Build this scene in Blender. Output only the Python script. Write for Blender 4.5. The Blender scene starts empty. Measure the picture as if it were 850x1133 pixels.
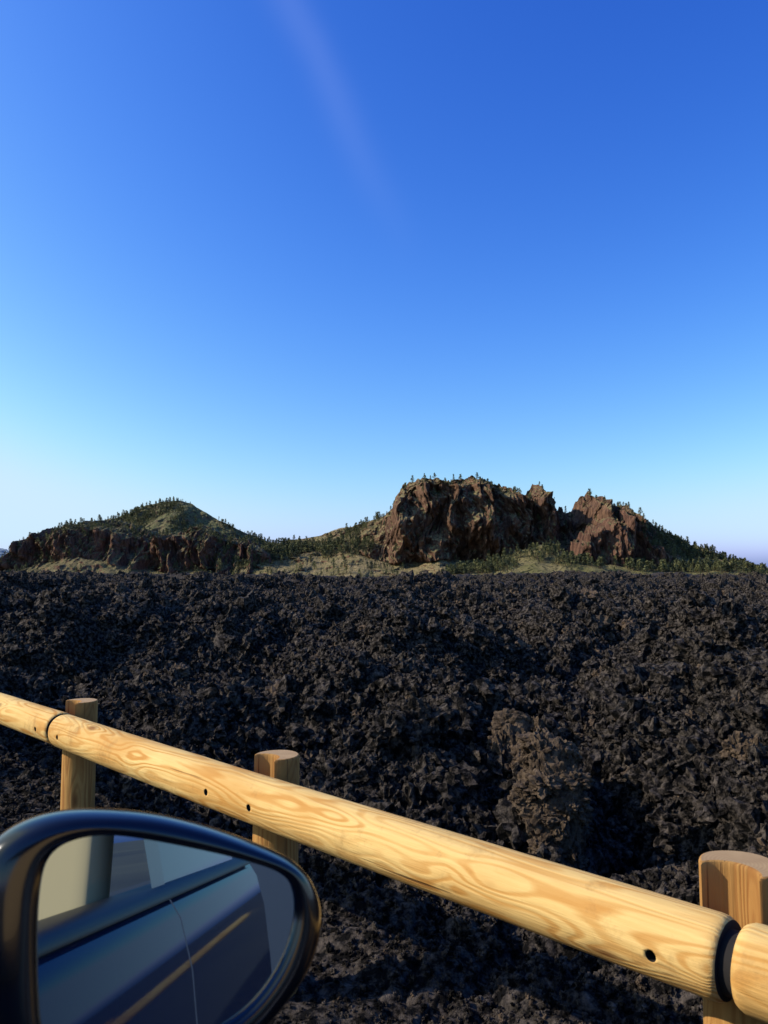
import bpy, bmesh, math, random
import numpy as np
from mathutils import Vector, Matrix
random.seed(4); rng=np.random.default_rng(7)
scn=bpy.context.scene
scn.view_settings.view_transform='Standard'; scn.view_settings.look='None'; scn.view_settings.exposure=0

# ------------------------------------------------------------------ noise
def _h(ix,iy,iz,seed):
    h=(ix.astype(np.int64)*374761393+iy.astype(np.int64)*668265263+iz.astype(np.int64)*2147483629+seed*974634777)&0xFFFFFFFF
    h=((h^(h>>13))*1274126177)&0xFFFFFFFF
    h=((h^(h>>15))*2246822519)&0xFFFFFFFF
    h=h^(h>>16)
    return (h&0xFFFFFF)/float(0xFFFFFF)
def vnoise(x,y,z=None,seed=0):
    if z is None: z=np.zeros_like(x)
    ix,iy,iz=np.floor(x),np.floor(y),np.floor(z)
    fx,fy,fz=x-ix,y-iy,z-iz
    fx=fx*fx*(3-2*fx);fy=fy*fy*(3-2*fy);fz=fz*fz*(3-2*fz)
    r=0
    for a in (0,1):
        for b in (0,1):
            for c in (0,1):
                w=(fx if a else 1-fx)*(fy if b else 1-fy)*(fz if c else 1-fz)
                r=r+w*_h(ix+a,iy+b,iz+c,seed)
    return r*2-1
def fbm(x,y,z=None,seed=0,oct=4,gain=.5):
    a=1;s=0;f=1
    for o in range(oct):
        s=s+a*vnoise(x*f+o*17.3,y*f-o*9.1,None if z is None else z*f+o*5.7,seed+o)
        a*=gain;f*=2.03
    return s
def rubble(x,y,cell,seed):
    """union of random domes : a clinker surface, ~0..1"""
    x=x/cell;y=y/cell
    ix,iy=np.floor(x),np.floor(y); z0=np.zeros_like(x)
    best=np.zeros_like(x)
    for a in (-1,0,1):
        for b in (-1,0,1):
            cx=ix+a;cy=iy+b
            px=cx+_h(cx,cy,z0,seed);py=cy+_h(cx,cy,z0,seed+1)
            R=.45+.5*_h(cx,cy,z0,seed+2);A=.35+.65*_h(cx,cy,z0,seed+3)
            d2=((x-px)**2+(y-py)**2)/(R*R)
            best=np.maximum(best,A*np.sqrt(np.maximum(0,1-d2)))
    return best
def sstep(a,b,x):
    t=np.clip((x-a)/(b-a),0,1);return t*t*(3-2*t)

# ------------------------------------------------------------------ helpers
def link(o,parent=None):
    scn.collection.objects.link(o)
    if parent: o.parent=parent
    return o
def mesh_obj(name,verts,faces,mat=None,parent=None,smooth=True,dolink=True):
    me=bpy.data.meshes.new(name);me.from_pydata([tuple(v) for v in verts],[],faces);me.update()
    if smooth: me.polygons.foreach_set('use_smooth',[True]*len(me.polygons))
    o=bpy.data.objects.new(name,me)
    if mat: me.materials.append(mat)
    if dolink: link(o,parent)
    return o
def grid_obj(name,P,mat,smooth=True):
    n,m,_=P.shape
    me=bpy.data.meshes.new(name)
    me.vertices.add(n*m);me.vertices.foreach_set('co',P.reshape(-1).astype(np.float32))
    i=np.arange(n*m).reshape(n,m)
    q=np.stack([i[:-1,:-1],i[:-1,1:],i[1:,1:],i[1:,:-1]],-1).reshape(-1,4)
    nf=len(q)
    me.loops.add(nf*4);me.loops.foreach_set('vertex_index',q.reshape(-1).astype(np.int32))
    me.polygons.add(nf);me.polygons.foreach_set('loop_start',np.arange(0,nf*4,4,dtype=np.int32))
    me.polygons.foreach_set('loop_total',np.full(nf,4,dtype=np.int32))
    me.polygons.foreach_set('use_smooth',np.full(nf,smooth))
    me.update(calc_edges=True)
    me.materials.append(mat)
    return link(bpy.data.objects.new(name,me))
class NT:
    def __init__(s,name):
        s.m=bpy.data.materials.new(name);s.m.use_nodes=True;s.t=s.m.node_tree
        s.b=s.t.nodes['Principled BSDF']
    def n(s,typ,**k):
        nd=s.t.nodes.new(typ)
        for a,b in k.items():
            if a in nd.inputs.keys(): nd.inputs[a].default_value=b
            else: setattr(nd,a,b)
        return nd
    def l(s,a,b): s.t.links.new(a,b)
    def ramp(s,fac,stops,interp='LINEAR'):
        r=s.n('ShaderNodeValToRGB');cr=r.color_ramp;cr.interpolation=interp
        while len(cr.elements)<len(stops): cr.elements.new(.5)
        for e,(p,c) in zip(cr.elements,stops):
            e.position=p;e.color=(c[0],c[1],c[2],1) if not isinstance(c,(int,float)) else (c,c,c,1)
        s.l(fac,r.inputs[0]);return r.outputs[0]
    def math(s,op,a,b=None,c=None):
        m=s.n('ShaderNodeMath',operation=op)
        for i,v in enumerate((a,b,c)):
            if v is None: continue
            if isinstance(v,(int,float)): m.inputs[i].default_value=v
            else: s.l(v,m.inputs[i])
        return m.outputs[0]
    def mix(s,f,a,b,bt='MIX'):
        m=s.n('ShaderNodeMix',data_type='RGBA',blend_type=bt)
        for sock,v in ((m.inputs[0],f),(m.inputs[6],a),(m.inputs[7],b)):
            if isinstance(v,(int,float)): sock.default_value=v
            elif isinstance(v,tuple): sock.default_value=(*v,1)
            else: s.l(v,sock)
        return m.outputs[2]
    def bump(s,h,strength,dist):
        b=s.n('ShaderNodeBump');b.inputs['Strength'].default_value=strength;b.inputs['Distance'].default_value=dist
        s.l(h,b.inputs['Height']);s.l(b.outputs[0],s.b.inputs['Normal'])
    def noise(s,vec,scale,detail=4,rough=.55,dist=0):
        n=s.n('ShaderNodeTexNoise');n.inputs['Scale'].default_value=scale;n.inputs['Detail'].default_value=detail
        n.inputs['Roughness'].default_value=rough;n.inputs['Distortion'].default_value=dist
        if vec is not None: s.l(vec,n.inputs['Vector'])
        return n.outputs['Fac']
    def vscale(s,vec,sc):
        m=s.n('ShaderNodeMapping');s.l(vec,m.inputs['Vector']);m.inputs['Scale'].default_value=sc;return m.outputs[0]
def simple(name,col,rough=.5,metal=0,coat=0):
    a=NT(name);a.b.inputs['Base Color'].default_value=(*col,1);a.b.inputs['Roughness'].default_value=rough
    a.b.inputs['Metallic'].default_value=metal;a.b.inputs['Coat Weight'].default_value=coat
    return a.m

# ------------------------------------------------------------------ materials
def lava_mat(name,dark,mid,brown,brown_amt,bdist,r0=.44,r1=.70):
    a=NT(name);g=a.n('ShaderNodeNewGeometry').outputs['Position']
    big=a.noise(g,.7,3,.6);fine=a.noise(g,22,3,.7)
    c=a.ramp(fine,[(r0,dark),(r1,mid)])
    bm=a.ramp(big,[(.64-brown_amt,0.),(.88-brown_amt,1.)])
    c2=a.mix(bm,c,a.ramp(fine,[(.38,tuple(x*.3 for x in brown)),(.70,brown)]))
    a.l(c2,a.b.inputs['Base Color']);a.b.inputs['Roughness'].default_value=.8
    a.b.inputs['Specular IOR Level'].default_value=.08
    a.bump(a.noise(g,34,5,.8),1,bdist);return a.m
M_lava=lava_mat('lava_clinker',(.005,.0042,.0036),(.145,.116,.092),(.14,.10,.07),.0,.03)  # near-black to bright speckle paints shaded gaps and sunlit flecks into the colour
M_boul=lava_mat('lava_crust_brown',(.028,.019,.013),(.15,.105,.068),(.22,.15,.092),.12,.02,.32,.64)
M_cind=lava_mat('cinder_gravel',(.018,.014,.012),(.07,.055,.046),(.10,.07,.05),.0,.015)

def wood_mat(name,L1,L2,G1,G2,K,gs=1.):
    a=NT(name);o=a.n('ShaderNodeTexCoord').outputs['Object']
    v1=a.vscale(o,(.8,7,7))
    base=a.noise(v1,1.0,2,.45,.3)
    vk=a.n('ShaderNodeTexVoronoi',feature='F1');vk.inputs['Scale'].default_value=1
    a.l(a.vscale(o,(2.6,7,7)),vk.inputs['Vector']);kd=vk.outputs['Distance']
    kfall=a.ramp(kd,[(0,1.),(.45,0.)],'EASE')
    ph=a.math('ADD',a.math('MULTIPLY',base,105),a.math('MULTIPLY',kfall,12))
    wob=a.noise(a.vscale(o,(3,30,30)),1,3,.6);ph=a.math('ADD',ph,a.math('MULTIPLY',wob,3.5))
    band=a.math('MULTIPLY_ADD',a.math('SINE',ph),.5,.5)
    soft=a.noise(a.vscale(o,(1.2,10,10)),1.3,3)
    fib=a.noise(a.vscale(o,(4,120,120)),1.,4,.7)
    amt=a.math('MULTIPLY',a.ramp(band,[(.40,0.),(.92,1.)]),a.ramp(soft,[(.35,.2),(.62,.85)]))
    light=a.mix(fib,L1,L2)
    c=a.mix(amt,light,G1)
    kn=a.ramp(kd,[(.06,1.),(.15,0.)])
    c=a.mix(a.math('MULTIPLY',kn,.9),c,K)
    big=a.noise(a.vscale(o,(1.5,3,3)),1.4,3)
    c=a.mix(a.ramp(big,[(.48,0.),(.68,.65)]),c,G2)
    cr=a.ramp(a.noise(a.vscale(o,(1.1,45,45)),1.,2,.5,.2),[(.28,1.),(.32,0.)])
    c=a.mix(a.math('MULTIPLY',cr,.75),c,(.16,.07,.025))
    dirt=a.ramp(a.noise(o,5,6,.75),[(.56,0.),(.70,.5)])
    c=a.mix(dirt,c,(.27,.14,.05))
    a.l(c,a.b.inputs['Base Color']);a.b.inputs['Roughness'].default_value=.75;a.b.inputs['Specular IOR Level'].default_value=.12
    h=a.math('ADD',a.math('MULTIPLY',fib,1.),a.math('MULTIPLY',band,-.3));h=a.math('SUBTRACT',h,cr)
    a.bump(h,.8,.003);return a.m
M_wood=wood_mat('peeled_pine_wood',(.60,.37,.11),(.88,.60,.235),(.50,.21,.036),(.54,.26,.06),(.20,.07,.018))
M_pwood=wood_mat('weathered_shaded_pine_wood',(.38,.19,.05),(.50,.27,.085),(.26,.105,.028),(.24,.10,.027),(.14,.05,.015))  # darker orange for the posts: age plus partial shadow put into the colour
a=NT('wood_end_grain');o=a.n('ShaderNodeTexCoord').outputs['Object']
wv=a.n('ShaderNodeTexWave',wave_type='RINGS',rings_direction='X');wv.inputs['Scale'].default_value=40;wv.inputs['Distortion'].default_value=1.2
a.l(o,wv.inputs['Vector']);e1=a.mix(a.noise(o,14,4,.7),(.30,.17,.07),(.55,.36,.16))
a.l(a.mix(a.math('MULTIPLY',wv.outputs['Fac'],.25),e1,(.25,.12,.04)),a.b.inputs['Base Color']);a.b.inputs['Roughness'].default_value=.8
M_endw=a.m
M_dark=simple('dark_bore',(.012,.009,.007),.9)

def hill_mat(name,rock1,rock2,veg1,veg2,haze=0.0,dots=(.05,.05,.02),dr=(.52,.60)):
    a=NT(name);geo=a.n('ShaderNodeNewGeometry');g=geo.outputs['Position']
    sx=a.n('ShaderNodeSeparateXYZ');a.l(geo.outputs['True Normal'],sx.inputs[0])
    n1=a.noise(g,.05,5,.65);n2=a.noise(g,.35,5,.75)
    strat=a.noise(a.vscale(g,(.15,.15,.05)),1,5,.7)
    rock=a.mix(a.ramp(strat,[(.40,0.),(.60,1.)]),rock1,rock2)
    crv=a.ramp(a.noise(a.vscale(g,(.22,.22,.045)),1,4,.7),[(.36,1.),(.46,0.)])
    rock=a.mix(a.math('MULTIPLY',crv,.7),rock,(.03,.018,.012))
    veg=a.mix(a.ramp(n1,[(.35,0.),(.62,1.)]),veg1,veg2)
    veg=a.mix(a.ramp(n2,[(dr[0],0.),(dr[1],1.)]),veg,dots)
    sl=a.math('ADD',sx.outputs['Z'],a.math('MULTIPLY_ADD',n2,.5,-.25))
    c=a.mix(a.ramp(sl,[(.50,0.),(.68,1.)]),rock,veg)
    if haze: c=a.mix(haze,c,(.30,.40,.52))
    a.l(c,a.b.inputs['Base Color']);a.b.inputs['Roughness'].default_value=.95;a.b.inputs['Specular IOR Level'].default_value=.1
    a.bump(a.math('ADD',n2,a.noise(g,1.2,4,.7)),1,2.4);return a.m
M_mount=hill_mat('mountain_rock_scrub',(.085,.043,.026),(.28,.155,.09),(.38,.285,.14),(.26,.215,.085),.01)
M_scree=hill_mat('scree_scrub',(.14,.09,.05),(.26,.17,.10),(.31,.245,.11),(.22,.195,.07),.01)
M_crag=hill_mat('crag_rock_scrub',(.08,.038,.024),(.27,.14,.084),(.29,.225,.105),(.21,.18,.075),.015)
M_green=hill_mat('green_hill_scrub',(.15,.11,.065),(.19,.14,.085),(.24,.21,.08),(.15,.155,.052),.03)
M_far=hill_mat('distant_hill',(.16,.17,.17),(.2,.2,.2),(.18,.2,.19),(.16,.19,.18),.5)  # bluish aerial haze baked into the base colours

# ------------------------------------------------------------------ fence geometry constants
P0=Vector((-2.224,4.56,-.75)); E=Vector((.6987,-.7155,0)); N=Vector((.7155,.6987,0))

# ------------------------------------------------------------------ ground sheet, road, lava field
a=NT('ground_soil');g=a.n('ShaderNodeNewGeometry').outputs['Position']
a.l(a.ramp(a.noise(g,.02,6),[(.35,(.03,.027,.024)),(.65,(.10,.085,.05))]),a.b.inputs['Base Color']);a.b.inputs['Roughness'].default_value=.95
mesh_obj('ground',[(-4000,-4000,-4),(4000,-4000,-4),(4000,4000,-4),(-4000,4000,-4)],[(0,1,2,3)],a.m)
a=NT('asphalt');g=a.n('ShaderNodeNewGeometry').outputs['Position']
a.l(a.ramp(a.noise(g,60,5),[(.3,(.035,.035,.036)),(.7,(.075,.073,.07))]),a.b.inputs['Base Color']);a.b.inputs['Roughness'].default_value=.85
a.bump(a.noise(g,120,3),.6,.006);M_asph=a.m
def strip(name,n0,n1,z,mat,zb=None):
    pts=[]
    for s in (-60,60):
        for nn in (n0,n1):
            p=E*s+N*nn;pts.append((p.x,p.y,z))
    if zb is None: return mesh_obj(name,pts,[(0,1,3,2)],mat,smooth=False)
    pts+= [(p[0],p[1],zb) for p in pts]
    return mesh_obj(name,pts,[(0,1,3,2),(4,5,1,0),(6,7,3,2),(4,6,2,0),(5,7,3,1)],mat,smooth=False)
strip('road',-7.,.75,-1.50,M_asph,-4)
strip('road_edge_line',.45,.57,-1.496,simple('road_paint',(.75,.75,.72),.6))
strip('gravel_verge',.75,1.32,-1.515,M_cind,-4)

def lava_z(X,Y,detail=True):
    r=np.hypot(X,Y);nP=N.x*X+N.y*Y
    z=np.interp(r,[1,2.5,4,7,15,40,110,210,260],[-1.52,-1.50,-1.45,-1.28,-1.10,-.86,-.44,-.25,-3.])
    w=sstep(1.7,3.4,nP);w2=sstep(5,9,r)
    z=z+w*((.34+.12*w2)*fbm(X/4.2,Y/4.2,seed=3,oct=3)+.28*fbm(X/1.5,Y/1.5,seed=9,oct=3))
    z=z+sstep(25,70,r)*.6*fbm(X/24,Y/24,seed=21,oct=3)
    for (x,y,A,R) in ((-3.7,7.2,.45,.75),(-2.3,6.9,-.85,.60),(-.25,5.5,-.55,.5),(.35,5.9,.26,.5),(.15,4.7,.20,.33),(-.45,5.0,.2,.28),(1.9,5.4,.35,.8),(1.35,4.15,-.35,.33),
                      (3.9,9.,.45,1.2),(-6.,12,.5,1.6),(1.0,11,.4,1.2),(-1.6,10.5,-.5,.9),(-4.3,9.5,-.6,.9),(2.6,8,-.5,.7),(-.6,7.6,-.4,.5),(5.5,13,-.6,1.2),(2.6,6.2,.3,.5),(3.1,6.1,-.35,.3)):
        z=z+A*np.exp(-((X-x)**2+(Y-y)**2)/(R*R))
    if detail:
        wx=X+.12*vnoise(X*2.1,Y*2.1,seed=31)+.03*vnoise(X*9,Y*9,seed=33);wy=Y+.12*vnoise(X*2.1,Y*2.1,seed=32)+.03*vnoise(X*9,Y*9,seed=34)
        z=z+sstep(40,80,r)*.25*rubble(wx,wy,3.5,50)
        z=z+w*w2*.26*rubble(wx+.4*vnoise(X,Y,seed=36),wy,1.9,41)
        z=z+w*.26*rubble(wx,wy,.75,51)
        z=z+(.15+.85*w)*.16*rubble(wx,wy,.30,61)*(1-sstep(60,100,r))
        z=z+(.4+.6*w)*.08*rubble(wx,wy,.13,71)*(1-sstep(18,32,r))
        z=z+(.6+.4*w)*.03*rubble(wx,wy,.055,81)*(1-sstep(6,11,r))
        z=z+.03*fbm(X*8,Y*8,seed=91,oct=3)*w-.12*w-.10*w*w2
    z=z-.25*(1-sstep(1.15,1.4,nP))
    return z
nt,nr=1400,1150
th=np.radians(np.linspace(-46,76,nt));rr=np.exp(np.linspace(math.log(1.6),math.log(260),nr))
R,T=np.meshgrid(rr,th,indexing='ij')
X=R*np.sin(T);Y=R*np.cos(T);Z=lava_z(X,Y)
grid_obj('lava_field',np.stack([X,Y,Z],-1),M_lava)
del R,T,X,Y,Z

# ------------------------------------------------------------------ rocks
def ico(sub):
    bm=bmesh.new();bmesh.ops.create_icosphere(bm,subdivisions=sub,radius=1)
    v=np.array([x.co[:] for x in bm.verts]);f=[[q.index for q in x.verts] for x in bm.faces];bm.free();return v,f
def rockshape(sub,seed,rough,freq,asp=(1,1,1)):
    v,f=ico(sub);q=v*np.array(asp)
    d=1+rough*fbm(q[:,0]*freq+seed*3.1,q[:,1]*freq,q[:,2]*freq,seed=seed,oct=5,gain=.6)
    kn=np.abs(vnoise(q[:,0]*3.4+7,q[:,1]*3.4,q[:,2]*3.4,seed=seed+50));d=d-.28*(rough/.5)*(1-kn*3.2).clip(0,1)
    return v*np.clip(d,.25,2)[:,None],f
rc=bpy.data.collections.new('clinker_shapes')
for i in range(9):
    v,f=rockshape(3,100+i,.5,2.0);v=v*np.array((1,.8+.3*random.random(),.75+.35*random.random()))
    rc.objects.link(mesh_obj('clinker_%02d'%i,v,f,M_lava if i<7 else M_boul,smooth=False,dolink=False))
def scatter(name,pts,rot,scl,idx,coll):
    me=bpy.data.meshes.new(name);n=len(pts);me.vertices.add(n);me.vertices.foreach_set('co',np.asarray(pts,np.float32).reshape(-1))
    at=me.attributes.new('rot','FLOAT_VECTOR','POINT');at.data.foreach_set('vector',np.asarray(rot,np.float32).reshape(-1))
    at=me.attributes.new('scl','FLOAT_VECTOR','POINT');at.data.foreach_set('vector',np.asarray(scl,np.float32).reshape(-1))
    at=me.attributes.new('idx','INT','POINT');at.data.foreach_set('value',np.asarray(idx,np.int32))
    o=link(bpy.data.objects.new(name,me))
    ng=bpy.data.node_groups.new(name+'_nodes','GeometryNodeTree')
    ng.interface.new_socket('Geometry',in_out='INPUT',socket_type='NodeSocketGeometry');ng.interface.new_socket('Geometry',in_out='OUTPUT',socket_type='NodeSocketGeometry')
    gi=ng.nodes.new('NodeGroupInput');go=ng.nodes.new('NodeGroupOutput');ip=ng.nodes.new('GeometryNodeInstanceOnPoints')
    ci=ng.nodes.new('GeometryNodeCollectionInfo');ci.inputs['Collection'].default_value=coll
    ci.inputs['Separate Children'].default_value=True;ci.inputs['Reset Children'].default_value=True
    def na(nm,t):
        q=ng.nodes.new('GeometryNodeInputNamedAttribute');q.data_type=t;q.inputs['Name'].default_value=nm;return q.outputs['Attribute']
    L=ng.links.new
    L(gi.outputs[0],ip.inputs['Points']);L(ci.outputs[0],ip.inputs['Instance']);ip.inputs['Pick Instance'].default_value=True
    L(na('idx','INT'),ip.inputs['Instance Index']);L(na('rot','FLOAT_VECTOR'),ip.inputs['Rotation']);L(na('scl','FLOAT_VECTOR'),ip.inputs['Scale'])
    L(ip.outputs[0],go.inputs[0])
    o.modifiers.new('scatter','NODES').node_group=ng
    return o
allp=[];alls=[];alli=[]
def band(n,r0,r1,s0,s1,pw=1.0,e=1.8,br=.05):
    r=r0*(r1/r0)**rng.random(n);t=np.radians(rng.uniform(-40,40,n))
    x=r*np.sin(t);y=r*np.cos(t);nP=N.x*x+N.y*y
    s=s0*(s1/s0)**(rng.random(n)**e)*r**pw
    k=nP>1.45;x,y,s,nP=x[k],y[k],s[k],nP[k]
    s=s*(.35+.65*sstep(1.6,3.,nP))
    z=lava_z(x,y,True);m=len(x)
    allp.append(np.stack([x,y,z+.15*s],-1));alls.append(s)
    alli.append(np.where(rng.random(m)<1-br,rng.integers(0,7,m),rng.integers(7,9,m)))
band(30000,2.,9,.0045,.012,.8)
band(30000,5,30,.0045,.013,.8)
band(22000,20,110,.0045,.011,.85)
band(13000,3.5,60,.012,.027,.72,1.3,.02)
band(900,4,40,.028,.048,.66,1.8,.0)
pts=np.concatenate(allp);sc=np.concatenate(alls);idx=np.concatenate(alli);n=len(sc)
scatter('lava_rocks',pts,rng.uniform(0,6.28,(n,3)),sc[:,None]*rng.uniform(.8,1.25,(n,3)),idx,rc)

def boulder(x,y,zoff,scale,seed,mat=M_boul,nl=22,lump=.42,core=.88,sq=1.0):
    """crag built of welded, knobbly lumps packed in an ellipsoid"""
    r=np.random.default_rng(seed);V=[];F=[];b=0;sx,sy,sz=scale;m=min(sx,sy)
    for k in range(nl):
        if k==0: c=np.zeros(3);s=np.array([sx,sy,sz])*core
        else:
            d=r.normal(size=3);d/=np.linalg.norm(d);c=np.sign(d)*np.abs(d)**sq*np.array([sx,sy,sz])*r.uniform(.6,.9);s=np.full(3,m*lump)*r.uniform(.5,1.3,3)
        v,f=rockshape(6 if k==0 else 4,seed*40+k,.15 if k==0 else .42,2.6 if k==0 else 1.9,np.array(scale)/m*.9 if k==0 else (1,1,1))
        if k==0: v=np.sign(v)*np.abs(v)**sq
        V.append(v*s+c);F+= [[i+b for i in q] for q in f];b+=len(v)
    o=mesh_obj('lava_boulder',np.concatenate(V),F,mat,smooth=False)
    z=float(lava_z(np.array([x]),np.array([y]),False)[0]);o.location=(x,y,z+zoff);return o
boulder(.84,3.98,.20,(.17,.18,.45),11,nl=70,sq=.75,core=.84,lump=.38)
boulder(.80,4.75,.28,(.20,.2,.28),12,nl=34)
boulder(2.05,4.45,.02,(.17,.2,.24),13)
boulder(2.45,4.6,.04,(.16,.18,.26),14)
boulder(.12,4.65,.08,(.22,.2,.18),15,M_lava)
boulder(-.30,5.1,.06,(.20,.2,.18),16,M_lava)
boulder(.52,4.7,.04,(.16,.16,.18),17,M_boul)
boulder(1.55,7.6,.12,(.38,.3,.25),18,M_lava)

# ------------------------------------------------------------------ fence
fence=link(bpy.data.objects.new('wooden_fence',None))
ang=math.atan2(E.y,E.x)
def rail(name,s0,s1,r,seed,holes=()):
    nl=int((s1-s0)/.012)+2;nc=72
    ss=np.linspace(s0,s1,nl);ph=np.linspace(0,2*math.pi,nc,endpoint=False)
    S,Ph=np.meshgrid(ss,ph,indexing='ij')
    cx=np.cos(Ph);cz=np.sin(Ph)
    rad=r*(1+.022*fbm(S*1.8,cx*1.3,cz*1.3,seed=seed,oct=4))
    de=np.minimum(S-s0,s1-S);rad=rad-.007*(1-np.clip(de/.02,0,1))**2
    sag=.004*np.sin(S*1.3+seed)
    V=np.stack([S-s0,rad*cx,rad*cz+sag],-1).reshape(-1,3).tolist()
    F=[]
    for i in range(nl-1):
        for j in range(nc):
            k=(j+1)%nc;F.append((i*nc+j,(i+1)*nc+j,(i+1)*nc+k,i*nc+k))
    F.append(tuple(range(nc)));F.append(tuple((nl-1)*nc+j for j in reversed(range(nc))))
    o=mesh_obj(name,V,F,M_wood,fence);o.data.materials.append(M_endw);o.data.materials.append(M_dark)
    o.data.polygons[-1].material_index=2;o.data.polygons[-2].material_index=2
    o.data.polygons[-1].use_smooth=False;o.data.polygons[-2].use_smooth=False
    bm=bmesh.new();bm.from_mesh(o.data);bmesh.ops.recalc_face_normals(bm,faces=bm.faces);bm.to_mesh(o.data);bm.free()
    p=P0+E*s0;o.location=p;o.rotation_euler=(0,0,ang)
    for h in holes:
        bpy.ops.mesh.primitive_cylinder_add(radius=.0115,depth=.07,vertices=28)
        c=bpy.context.object;c.data.materials.append(M_dark)
        c.matrix_world=Matrix.Translation(P0+E*h-N*r*.98+Vector((0,0,-.004)))@Matrix.Rotation(ang,4,'Z')@Matrix.Rotation(math.pi/2,4,'X')
        m=o.modifiers.new('b','BOOLEAN');m.operation='DIFFERENCE';m.object=c;m.solver='EXACT';m.material_mode='TRANSFER'
        bpy.context.view_layer.objects.active=o
        bpy.context.view_layer.update()
        bpy.ops.object.modifier_apply(modifier='b');bpy.data.objects.remove(c)
    return o
RR=.081
rail('rail_1',-3.4,.885,RR,1,(.76,))
rail('rail_2',.91,4.155,RR,2,(1.036,2.363,2.627,4.03))
rail('rail_3',4.185,7.4,RR,3,(4.31,5.7))
rail('rail_4',7.43,10.7,RR,4)
rail('rail_5',10.73,14.,RR,5)
for s in (.897,4.17,7.415,10.715):
    V=[];F=[];nc=40
    for e in (-.03,.03):
        for j in range(nc):
            t=2*math.pi*j/nc;V.append((e,.06*math.cos(t),.06*math.sin(t)))
    F=[(j,(j+1)%nc,nc+(j+1)%nc,nc+j) for j in range(nc)]
    o=mesh_obj('joint_tenon',V,F,M_dark,fence);o.location=P0+E*s;o.rotation_euler=(0,0,ang)
def post(i,s,seed,top=-.622,r=.082):
    nc=160
    zs=np.concatenate([np.linspace(-1.9,-.85,30),[-.842,-.838],np.linspace(-.83,top-.006,24),[top-.002,top]]);nz=len(zs);V=[];F=[]
    for zi,z in enumerate(zs):
        e={nz-1:.005,nz-2:.0015}.get(zi,0)
        for j in range(nc):
            t=2*math.pi*j/nc
            rad=r*(1+.012*math.sin(3*t+seed+z*2)+.008*math.sin(5*t+z*9+seed))-e
            y=rad*math.sin(t);l=-rad*math.cos(t)
            if z>-.840:          # milled seat that takes the rail
                rs=.060+e
                if abs(l)<rs:
                    lim=-.068+math.sqrt(rs*rs-l*l);y=max(y,lim)
            V.append((z-top,y,l))
    for a_ in range(nz-1):
        for j in range(nc):
            k=(j+1)%nc;F.append((a_*nc+j,a_*nc+k,(a_+1)*nc+k,(a_+1)*nc+j))
    F.append(tuple((nz-1)*nc+j for j in range(nc)));F.append(tuple(reversed(range(nc))))
    o=mesh_obj('post_%d'%i,V,F,M_pwood,fence);o.data.materials.append(M_endw)
    me=o.data
    me.polygons[-1].use_smooth=False;me.polygons[-2].use_smooth=False;me.polygons[-2].material_index=1
    bm=bmesh.new();bm.from_mesh(me);bmesh.ops.recalc_face_normals(bm,faces=bm.faces)
    for e_ in bm.edges:
        if len(e_.link_faces)==2 and e_.calc_face_angle(0)>.6: e_.smooth=False
    bm.to_mesh(me);bm.free()
    loc=P0+E*s+N*.13;loc.z=top
    o.location=loc
    o.rotation_mode='QUATERNION'
    o.rotation_quaternion=(Matrix.Rotation(ang,4,'Z')@Matrix.Rotation(-math.pi/2,4,'Y')).to_quaternion()
    return o
for i,(s,zt) in enumerate(((-.85,-.62),(.806,-.629),(2.495,-.635),(4.13,-.600),(5.8,-.62),(7.45,-.62),(9.1,-.62))): post(i+1,s,i*1.7,zt)

# ------------------------------------------------------------------ mountains
def pl(x,pts):
    p=np.array(pts,float);return np.interp(x,p[:,0],p[:,1])
def mountain(name,mat,y0,prof,cliff,nx,jag=1.5,disp=8,seed=0,depth=1.0,backd=1.0,jz=None):
    prof=np.array(prof,float);x=np.linspace(prof[0,0],prof[-1,0],nx)
    h=np.interp(x,prof[:,0],prof[:,1]);c=pl(x,cliff)
    if jz: h=h+pl(x,jz)*(np.abs(fbm(x/5,x*0,seed=seed+80,oct=3))-.35)
    cuts=[30,120,60,40]
    off=22*fbm(x/60,x*0+seed,seed=seed,oct=3)*depth
    P=[(np.full(nx,-230.)*depth,np.full(nx,-14.)),
       (np.full(nx,-105.)*depth+off*1.0,h*(.42*(1-c)+.16*c)),
       ((-105+48*(1-c)+12*c)*depth+off,h*(.68*(1-c)+.86*c)),
       (np.zeros(nx)+off*.4,h),
       (np.full(nx,230.)*depth*backd,h*.05-14)]
    rowsy=[];rowsz=[];rowsc=[]
    for k,nn in enumerate(cuts):
        for j in range(nn):
            t=j/nn
            rowsy.append(P[k][0]*(1-t)+P[k+1][0]*t);rowsz.append(P[k][1]*(1-t)+P[k+1][1]*t);rowsc.append(c*(1. if k in(1,) else (.5 if k==2 else .15)))
    Yv=np.array(rowsy);Zv=np.array(rowsz);C=np.array(rowsc);Xv=np.repeat(x[None],len(Yv),0)
    env=np.clip(h/25,0,1)[None]
    f1=fbm(Xv/17,Yv/60,Zv/48,seed=seed+3,oct=5,gain=.62);f2=fbm(Xv/38,Yv/38,Zv/38,seed=seed+13,oct=6,gain=.58)
    rid=1-np.abs(fbm(Xv/26,Yv/50,Zv/80,seed=seed+23,oct=3))*1.7
    dY=-(f1*disp*(.35+C*1.4)+rid*disp*1.5*C+f2*disp*.9)*env
    dX=disp*.45*fbm(Xv/22+5,Yv/22,Zv/30,seed=seed+33,oct=4)*(.2+C)*env
    front=sstep(-230,-30,Yv)
    dZ=(jag*fbm(Xv/7,Yv/12,seed=seed+43,oct=4)*(.5+.8*C)+2.2*fbm(Xv/30,Yv/30,seed=seed+53,oct=3))*env*(.3+front*.7)
    G=np.stack([Xv+dX,Yv+dY+y0,Zv+dZ],-1)
    grid_obj(name,G,mat);return G
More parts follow.
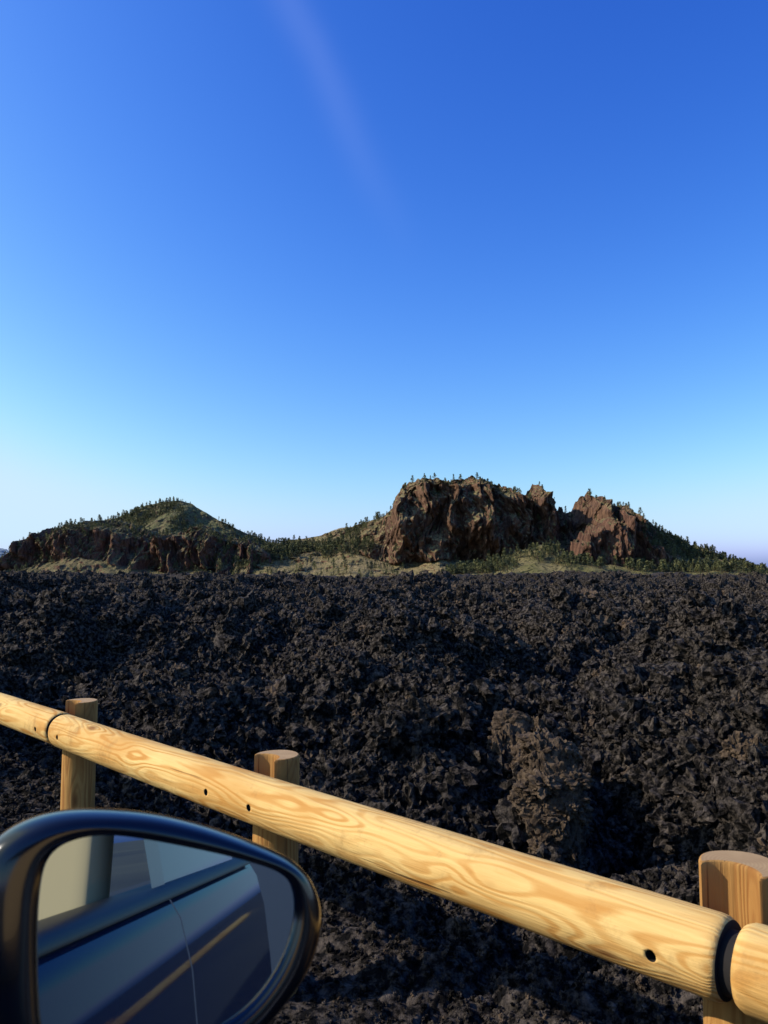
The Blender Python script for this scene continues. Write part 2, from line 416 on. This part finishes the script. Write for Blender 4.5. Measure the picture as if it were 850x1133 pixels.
main=[(-150,10),(-125,37),(-105,42),(-85,44),(-65,49),(-45,56),(-25,63),(0,72),(9,77),(12,89),(20,100),(35,106),(55,108),(72,104),(82,107),(97,109),(115,105),(135,98),(150,90),(156,90),(160,99),(166,103),(171,98),(175,85),(190,78),(205,69),(214,79),(222,84),(232,80),(240,67),(250,77),(262,73),(275,67),(285,66),(295,58),(315,47),(335,38),(355,27),(375,16),(395,7),(410,0),(425,-8)]
Gm=mountain('mountain',M_mount,856,main,[(-150,0),(-25,.05),(0,.6),(12,1),(140,1),(165,.85),(185,.2),(200,.35),(212,.8),(260,.65),(285,.2),(330,.15),(425,0)],1300,1.6,12,5,jz=[(-150,0),(0,0),(20,3),(80,2),(140,6),(170,10),(210,13),(270,10),(300,5),(360,3),(425,0)])
Gb=mountain('rocky_buttress',M_crag,745,[(160,-8),(172,14),(180,30),(190,38),(203,50),(212,57),(220,52),(228,60),(236,50),(246,35),(262,24),(278,12),(292,-6)],[(160,.4),(185,1),(240,1),(292,.3)],420,2.4,7,15,.45,jz=[(160,0),(190,10),(250,10),(292,0)])
Gt=mountain('scree_slope',M_scree,720,[(30,-8),(60,6),(95,13),(125,24),(145,29),(165,26),(190,17),(240,12),(300,13),(340,5),(390,-8)],[(30,0),(390,0)],420,1.2,5,18,.45)
crag=[(-418,-8),(-402,8),(-392,24),(-385,38),(-377,44),(-370,42),(-363,58),(-357,48),(-340,55),(-325,63),(-308,65),(-290,62),(-272,55),(-252,49),(-236,46),(-215,48),(-200,54),(-185,52),(-165,44),(-145,40),(-128,37),(-115,26),(-104,-8)]
Gc=mountain('craggy_ridge',M_crag,800,[(a_*.95,b_*.95) for a_,b_ in crag],[(-400,.95),(-330,.7),(-290,.4),(-240,.7),(-220,1),(-125,1),(-90,.5)],800,2.4,9,25,.6,jz=[(-400,8),(-330,6),(-290,1),(-230,3),(-120,5),(-100,0)])
cone=[(-360,-10),(-335,50),(-305,64),(-290,71),(-275,77),(-260,82),(-245,86),(-225,86),(-210,80),(-190,69),(-170,60),(-150,50),(-125,40),(-100,34),(-60,20),(-30,-10)]
Gg=mountain('green_hill',M_green,1010,[(a_*1.18,b_*1.18) for a_,b_ in cone],[(-430,0),(0,0)],420,1.0,9,35,1.0)
far=[(-1600,120),(-1350,110),(-1230,95),(-1130,60),(-1050,30),(-980,0),(-900,-20)]
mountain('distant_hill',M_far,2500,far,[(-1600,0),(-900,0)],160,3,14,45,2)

M_p1=NT('pine_foliage');g=M_p1.n('ShaderNodeNewGeometry').outputs['Position']
M_p1.l(M_p1.ramp(M_p1.noise(g,.12,3),[(.38,(.04,.05,.02)),(.62,(.16,.155,.05))]),M_p1.b.inputs['Base Color']);M_p1.b.inputs['Roughness'].default_value=.9;M_p1=M_p1.m
M_trunk=simple('pine_bark',(.08,.05,.03),.9)
pc=bpy.data.collections.new('pine_shapes')
for i in range(5):
    V=[];F=[];mi=[]
    def tube(r0,r1,z0,z1,n=5):
        b=len(V)
        for zz,rr_ in ((z0,r0),(z1,r1)):
            for j in range(n): V.append((rr_*math.cos(6.283*j/n),rr_*math.sin(6.283*j/n),zz))
        for j in range(n): F.append((b+j,b+(j+1)%n,b+n+(j+1)%n,b+n+j));mi.append(1)
    tube(.035,.01,-.1,.95)
    for q in range(150):
        z=.18+.82*random.random()**.9;rad=(.30*(1.02-z)**.75)*(.35+.75*random.random());t=random.random()*6.283
        c=Vector((rad*math.cos(t),rad*math.sin(t),z));s=.035+.05*random.random()
        b=len(V)
        for kk in range(3):
            V.append(tuple(c+Vector((random.uniform(-1,1),random.uniform(-1,1),random.uniform(-.8,.8)))*s*1.5))
        F.append((b,b+1,b+2));mi.append(0)
    o=mesh_obj('pine_%d'%i,V,F,M_p1,smooth=False,dolink=False);o.data.materials.append(M_trunk)
    o.data.polygons.foreach_set('material_index',mi);pc.objects.link(o)
tp=[];ts=[]
def plant(G,n,hmin,hmax,rows,keep=None,e=2.2):
    nr_,nx_,_=G.shape
    i=rng.integers(int(rows[0]*nr_),int(rows[1]*nr_),n);j=rng.integers(1,nx_-1,n)
    p=G[i,j];du=G[np.minimum(i+2,nr_-1),j]-G[i-2,j];dv=G[i,np.minimum(j+1,nx_-1)]-G[i,j-1]
    nn=np.cross(dv,du);nz=np.abs(nn[:,2])/np.linalg.norm(nn,axis=1)
    cl=vnoise(p[:,0]/25,p[:,1]/25,seed=77)
    k=(nz>.45)&(p[:,2]>1)&(rng.random(n)<.45+.7*cl)
    if keep is not None: k&=rng.random(n)<keep(p[:,0])
    tp.append(p[k]);ts.append(hmin+(hmax-hmin)*rng.random(k.sum())**e)
plant(Gm,11000,2.2,9,(.05,.8),lambda x:np.interp(x,[-150,0,20,80,100,140,170,240,280,420],[1,.9,.10,.2,.35,.35,.3,.6,1,1]),1.9)
plant(Gt,2400,2.5,10,(.03,.8),None,1.8);plant(Gb,260,3,6,(.2,.8));plant(Gc,3600,2.2,7,(.05,.8),None,1.9);plant(Gg,8500,3,8,(.1,.85),None,1.9)
tp=np.concatenate(tp);ts=np.concatenate(ts);n=len(ts)
scatter('pine_trees',tp,np.stack([np.zeros(n),np.zeros(n),rng.uniform(0,6.28,n)],-1),ts[:,None]*np.stack([rng.uniform(.8,1.4,n)]*2+[np.ones(n)],-1),rng.integers(0,5,n),pc)

# ------------------------------------------------------------------ car side mirror
M_gloss=simple('black_gloss_plastic',(.004,.004,.005),.16,0,.3)
M_matt=simple('black_trim',(.012,.012,.013),.45)
M_mir=simple('mirror_silver',(.36,.47,.56),.015,1)
mir=link(bpy.data.objects.new('car_side_mirror',None))
MC=Vector((-.170,.63,-.295));MN=Vector((.388,-.909,.151)).normalized()
mx=Vector((0,0,1)).cross(MN).normalized();my=MN.cross(mx)
mir.matrix_world=Matrix(((mx.x,my.x,MN.x,MC.x),(mx.y,my.y,MN.y,MC.y),(mx.z,my.z,MN.z,MC.z),(0,0,0,1)))
# outlines of the housing and of the glass in the mirror's own plane, metres
OUT=[(-.1347,.0842),(-.1147,.1055),(-.0773,.1141),(-.0238,.108),(.0259,.0934),(.0782,.0708),(.1129,.0506),(.1288,.0269),(.1318,.0018),(.1217,-.0276),(.1014,-.0506),(.0747,-.0713),(.0387,-.0856),(-.0215,-.0842),(-.0837,-.0673),(-.1139,-.0436),(-.1304,-.0002),(-.1369,.0481)]
GLA=[(-.0914,.0626),(-.0853,.0852),(-.067,.0945),(-.0372,.0935),(.0114,.08),(.0627,.0623),(.0969,.0457),(.1058,.027),(.1035,.0025),(.09,-.0245),(.068,-.046),(.0405,-.059),(.006,-.0675),(-.0405,-.064),(-.073,-.054),(-.0865,-.0325),(-.0915,.0175)]
def smoothloop(pts):
    P=[Vector(p) for p in pts];m=len(P);dense=[]
    for i in range(m):
        a_,b_,c_,d_=P[i-1],P[i],P[(i+1)%m],P[(i+2)%m]
        for k in range(20):
            t=k/20;dense.append(.5*((2*b_)+(c_-a_)*t+(2*a_-5*b_+4*c_-d_)*t*t+(3*b_-a_-3*c_+d_)*t**3))
    return dense
def angsort(loop,n=120):
    A=sorted([(math.atan2(p.y,p.x),p) for p in loop],key=lambda q:q[0]);an=np.array([q[0] for q in A]);xs=np.array([q[1].x for q in A]);ys=np.array([q[1].y for q in A])
    t=np.linspace(-math.pi,math.pi,n,endpoint=False)
    return np.stack([np.interp(t,an,xs,period=2*math.pi),np.interp(t,an,ys,period=2*math.pi)],-1)
ol=angsort(smoothloop(OUT));gl=angsort(smoothloop(GLA))
rings=[(gl,-.010),(gl*1.005,.000),(gl*1.03,.005),(gl*.35+ol*.65,.004),(ol*.97,-.002),(ol*1.0,-.012),(ol*1.01,-.03),(ol*.985,-.055),(ol*.90,-.085),(ol*.72,-.110),(ol*.45,-.124),(ol*.15,-.128)]
V=[];F=[];n=120
for l,z in rings:
    for p in l: V.append((p[0],p[1],z))
for i in range(len(rings)-1):
    for j in range(n): F.append((i*n+j,i*n+(j+1)%n,(i+1)*n+(j+1)%n,(i+1)*n+j))
F.append(tuple((len(rings)-1)*n+j for j in range(n)))
o=mesh_obj('housing',V,F,M_gloss,mir);o.modifiers.new('ss','SUBSURF').render_levels=1
V=[(p[0]*1.01,p[1]*1.01,-.006) for p in gl]+[(0,0,-.006)]
mesh_obj('mirror_glass',V,[(j,(j+1)%n,n) for j in range(n)],M_mir,mir,smooth=False)
V=[];F=[]
path=[((-.09,-.09,-.05),.05,.045),((-.15,-.11,-.05),.04,.035),((-.22,-.13,-.05),.04,.035),((-.27,-.14,-.05),.06,.05)]
for (c,a1,b1) in path:
    for j in range(24):
        t=6.2832*j/24;V.append((c[0],c[1]+b1*math.sin(t),c[2]+a1*math.cos(t)))
for i in range(3):
    for j in range(24): F.append((i*24+j,i*24+(j+1)%24,(i+1)*24+(j+1)%24,(i+1)*24+j))
mesh_obj('arm',V,F,M_matt,mir)

# ------------------------------------------------------------------ the car's flank (seen in the mirror)
car=link(bpy.data.objects.new('car',None));car.rotation_euler=(0,0,math.atan2(-E.y,-E.x))
a=NT('dark_blue_car_paint');a.b.inputs['Base Color'].default_value=(.010,.032,.085,1);a.b.inputs['Roughness'].default_value=.05
a.b.inputs['IOR'].default_value=1.2;M_paint=a.m
M_glass=simple('tinted_window_glass',(.015,.07,.08),.03,.5,.3)
def extr(name,prof,x0,x1,mat,nseg=12):
    V=[];F=[];m=len(prof)
    for i in range(nseg+1):
        x=x0+(x1-x0)*i/nseg
        for (y,z) in prof: V.append((x,y,z))
    for i in range(nseg):
        for j in range(m-1): F.append((i*m+j,(i+1)*m+j,(i+1)*m+j+1,i*m+j+1))
    return mesh_obj(name,V,F,mat,car)
prof=[(.03,-.315),(-.055,-.315),(-.085,-.325),(-.105,-.36),(-.125,-.45),(-.135,-.6),(-.138,-.75),(-.13,-.9),(-.125,-.93),(-.14,-.96),(-.13,-1.1),(-.08,-1.25),(-.03,-1.28)]
extr('front_door',prof,-.42,.62,M_paint);extr('rear_door',prof,-1.5,-.43,M_paint);extr('front_wing',prof,.63,1.7,M_paint)
extr('belt_trim',[(.0,-.300),(-.06,-.298),(-.092,-.312),(-.092,-.322)],-1.5,.62,M_matt)
extr('rear_window',[(-.055,-.30),(-.03,-.15),(.02,0),(.09,.14)],-1.35,-.48,M_glass)
extr('b_pillar',[(-.062,-.30),(-.037,-.15),(.013,0),(.083,.14)],-.48,-.38,M_gloss,2)
extr('roof_rail',[(.07,.13),(.09,.17),(.14,.2),(.5,.24),(1.1,.24)],-1.5,-.30,M_paint,4)
bpy.ops.mesh.primitive_cube_add(size=1);s=bpy.context.object;s.name='seat_back';s.parent=car;s.scale=(.14,.50,.66);s.location=(-.36,.28,-.28);s.rotation_euler=(0,-.25,0)
m=s.modifiers.new('b','BEVEL');m.width=.06;m.segments=4;s.data.materials.append(simple('beige_upholstery',(.75,.50,.24),.8))
for p_ in s.data.polygons: p_.use_smooth=True

# ------------------------------------------------------------------ light
sd=Vector((-1,-.06,.62)).normalized()
el=math.asin(sd.z);az=math.atan2(sd.x,sd.y)
su=bpy.data.lights.new('sun','SUN');su.energy=5;su.angle=math.radians(.5);su.color=(1,.92,.80)
so=link(bpy.data.objects.new('sun',su));so.rotation_euler=sd.to_track_quat('Z','Y').to_euler()
w=bpy.data.worlds.new('World');scn.world=w;w.use_nodes=True;nt_=w.node_tree
def wn(t,**k):
    q=nt_.nodes.new(t)
    for a_,b_ in k.items(): setattr(q,a_,b_)
    return q
def wm(op,a_,b_=None,c_=None):
    q=wn('ShaderNodeMath',operation=op)
    for i,v in enumerate((a_,b_,c_)):
        if v is None: continue
        if isinstance(v,(int,float)): q.inputs[i].default_value=v
        else: nt_.links.new(v,q.inputs[i])
    return q.outputs[0]
sky=wn('ShaderNodeTexSky');sky.sky_type='NISHITA';sky.sun_disc=False;sky.sun_elevation=el;sky.sun_rotation=az
sky.altitude=600;sky.air_density=1.25;sky.dust_density=2.6;sky.ozone_density=3.5
gm=wn('ShaderNodeGamma');gm.inputs[1].default_value=1.35
se=wn('ShaderNodeSeparateColor');cb=wn('ShaderNodeCombineColor')
nt_.links.new(sky.outputs[0],gm.inputs[0]);nt_.links.new(gm.outputs[0],se.inputs[0])
tc=wn('ShaderNodeTexCoord').outputs['Generated']
A=Vector((-.107,.934,.705));B=Vector((.006,.97,.46));nrm=A.cross(B).normalized()
dp=wn('ShaderNodeVectorMath',operation='DOT_PRODUCT');nt_.links.new(tc,dp.inputs[0]);dp.inputs[1].default_value=nrm
nz_=wn('ShaderNodeTexNoise');nz_.inputs['Scale'].default_value=5;nz_.inputs['Detail'].default_value=5;nt_.links.new(tc,nz_.inputs['Vector'])
off=wm('MULTIPLY_ADD',nz_.outputs['Fac'],.03,-.015)
d1=wm('DIVIDE',wm('ADD',dp.outputs['Value'],off),.020)
g1=wm('POWER',2.718,wm('MULTIPLY',wm('MULTIPLY',d1,d1),-1.))
sz=wn('ShaderNodeSeparateXYZ');nt_.links.new(tc,sz.inputs[0])
fade=wn('ShaderNodeMapRange',interpolation_type='SMOOTHSTEP');fade.inputs[1].default_value=.36;fade.inputs[2].default_value=.60;nt_.links.new(sz.outputs['Z'],fade.inputs[0])
fy=wn('ShaderNodeMapRange',interpolation_type='SMOOTHSTEP');fy.inputs[1].default_value=.3;fy.inputs[2].default_value=.6;nt_.links.new(sz.outputs['Y'],fy.inputs[0])
wisp=wm('MULTIPLY',wm('MULTIPLY',wm('MULTIPLY',g1,fade.outputs[0]),fy.outputs[0]),.30)
red=wm('MULTIPLY',wm('POWER',se.outputs[0],1.7),.36);redc=wm('MINIMUM',red,6.)
for i,(p,k,cap,rk) in enumerate(((1.7,.36,5.2,0),(1.25,.56,7.0,.30),(.7,2.02,8.4,.8))):
    v=wm('MULTIPLY',wm('POWER',se.outputs[i],p),k)
    v=wm('ADD',v,wisp)
    if rk: v=wm('ADD',v,wm('MULTIPLY',redc,rk))
    q=wn('ShaderNodeMath',operation='SMOOTH_MIN');q.inputs[1].default_value=cap;q.inputs[2].default_value=2.;nt_.links.new(v,q.inputs[0])
    nt_.links.new(q.outputs[0],cb.inputs[i])
bg=nt_.nodes['Background'];bg.inputs['Strength'].default_value=.12
nt_.links.new(cb.outputs[0],bg.inputs['Color'])

# ------------------------------------------------------------------ camera
cam=bpy.data.cameras.new('camera');co=link(bpy.data.objects.new('camera',cam));scn.camera=co
cam.sensor_fit='VERTICAL';cam.sensor_height=36;cam.lens=27.2;cam.clip_start=.02;cam.clip_end=12000
co.location=(0,0,0);co.rotation_euler=(math.radians(94.91),0,0)
cam.dof.use_dof=True;cam.dof.focus_distance=6;cam.dof.aperture_fstop=11
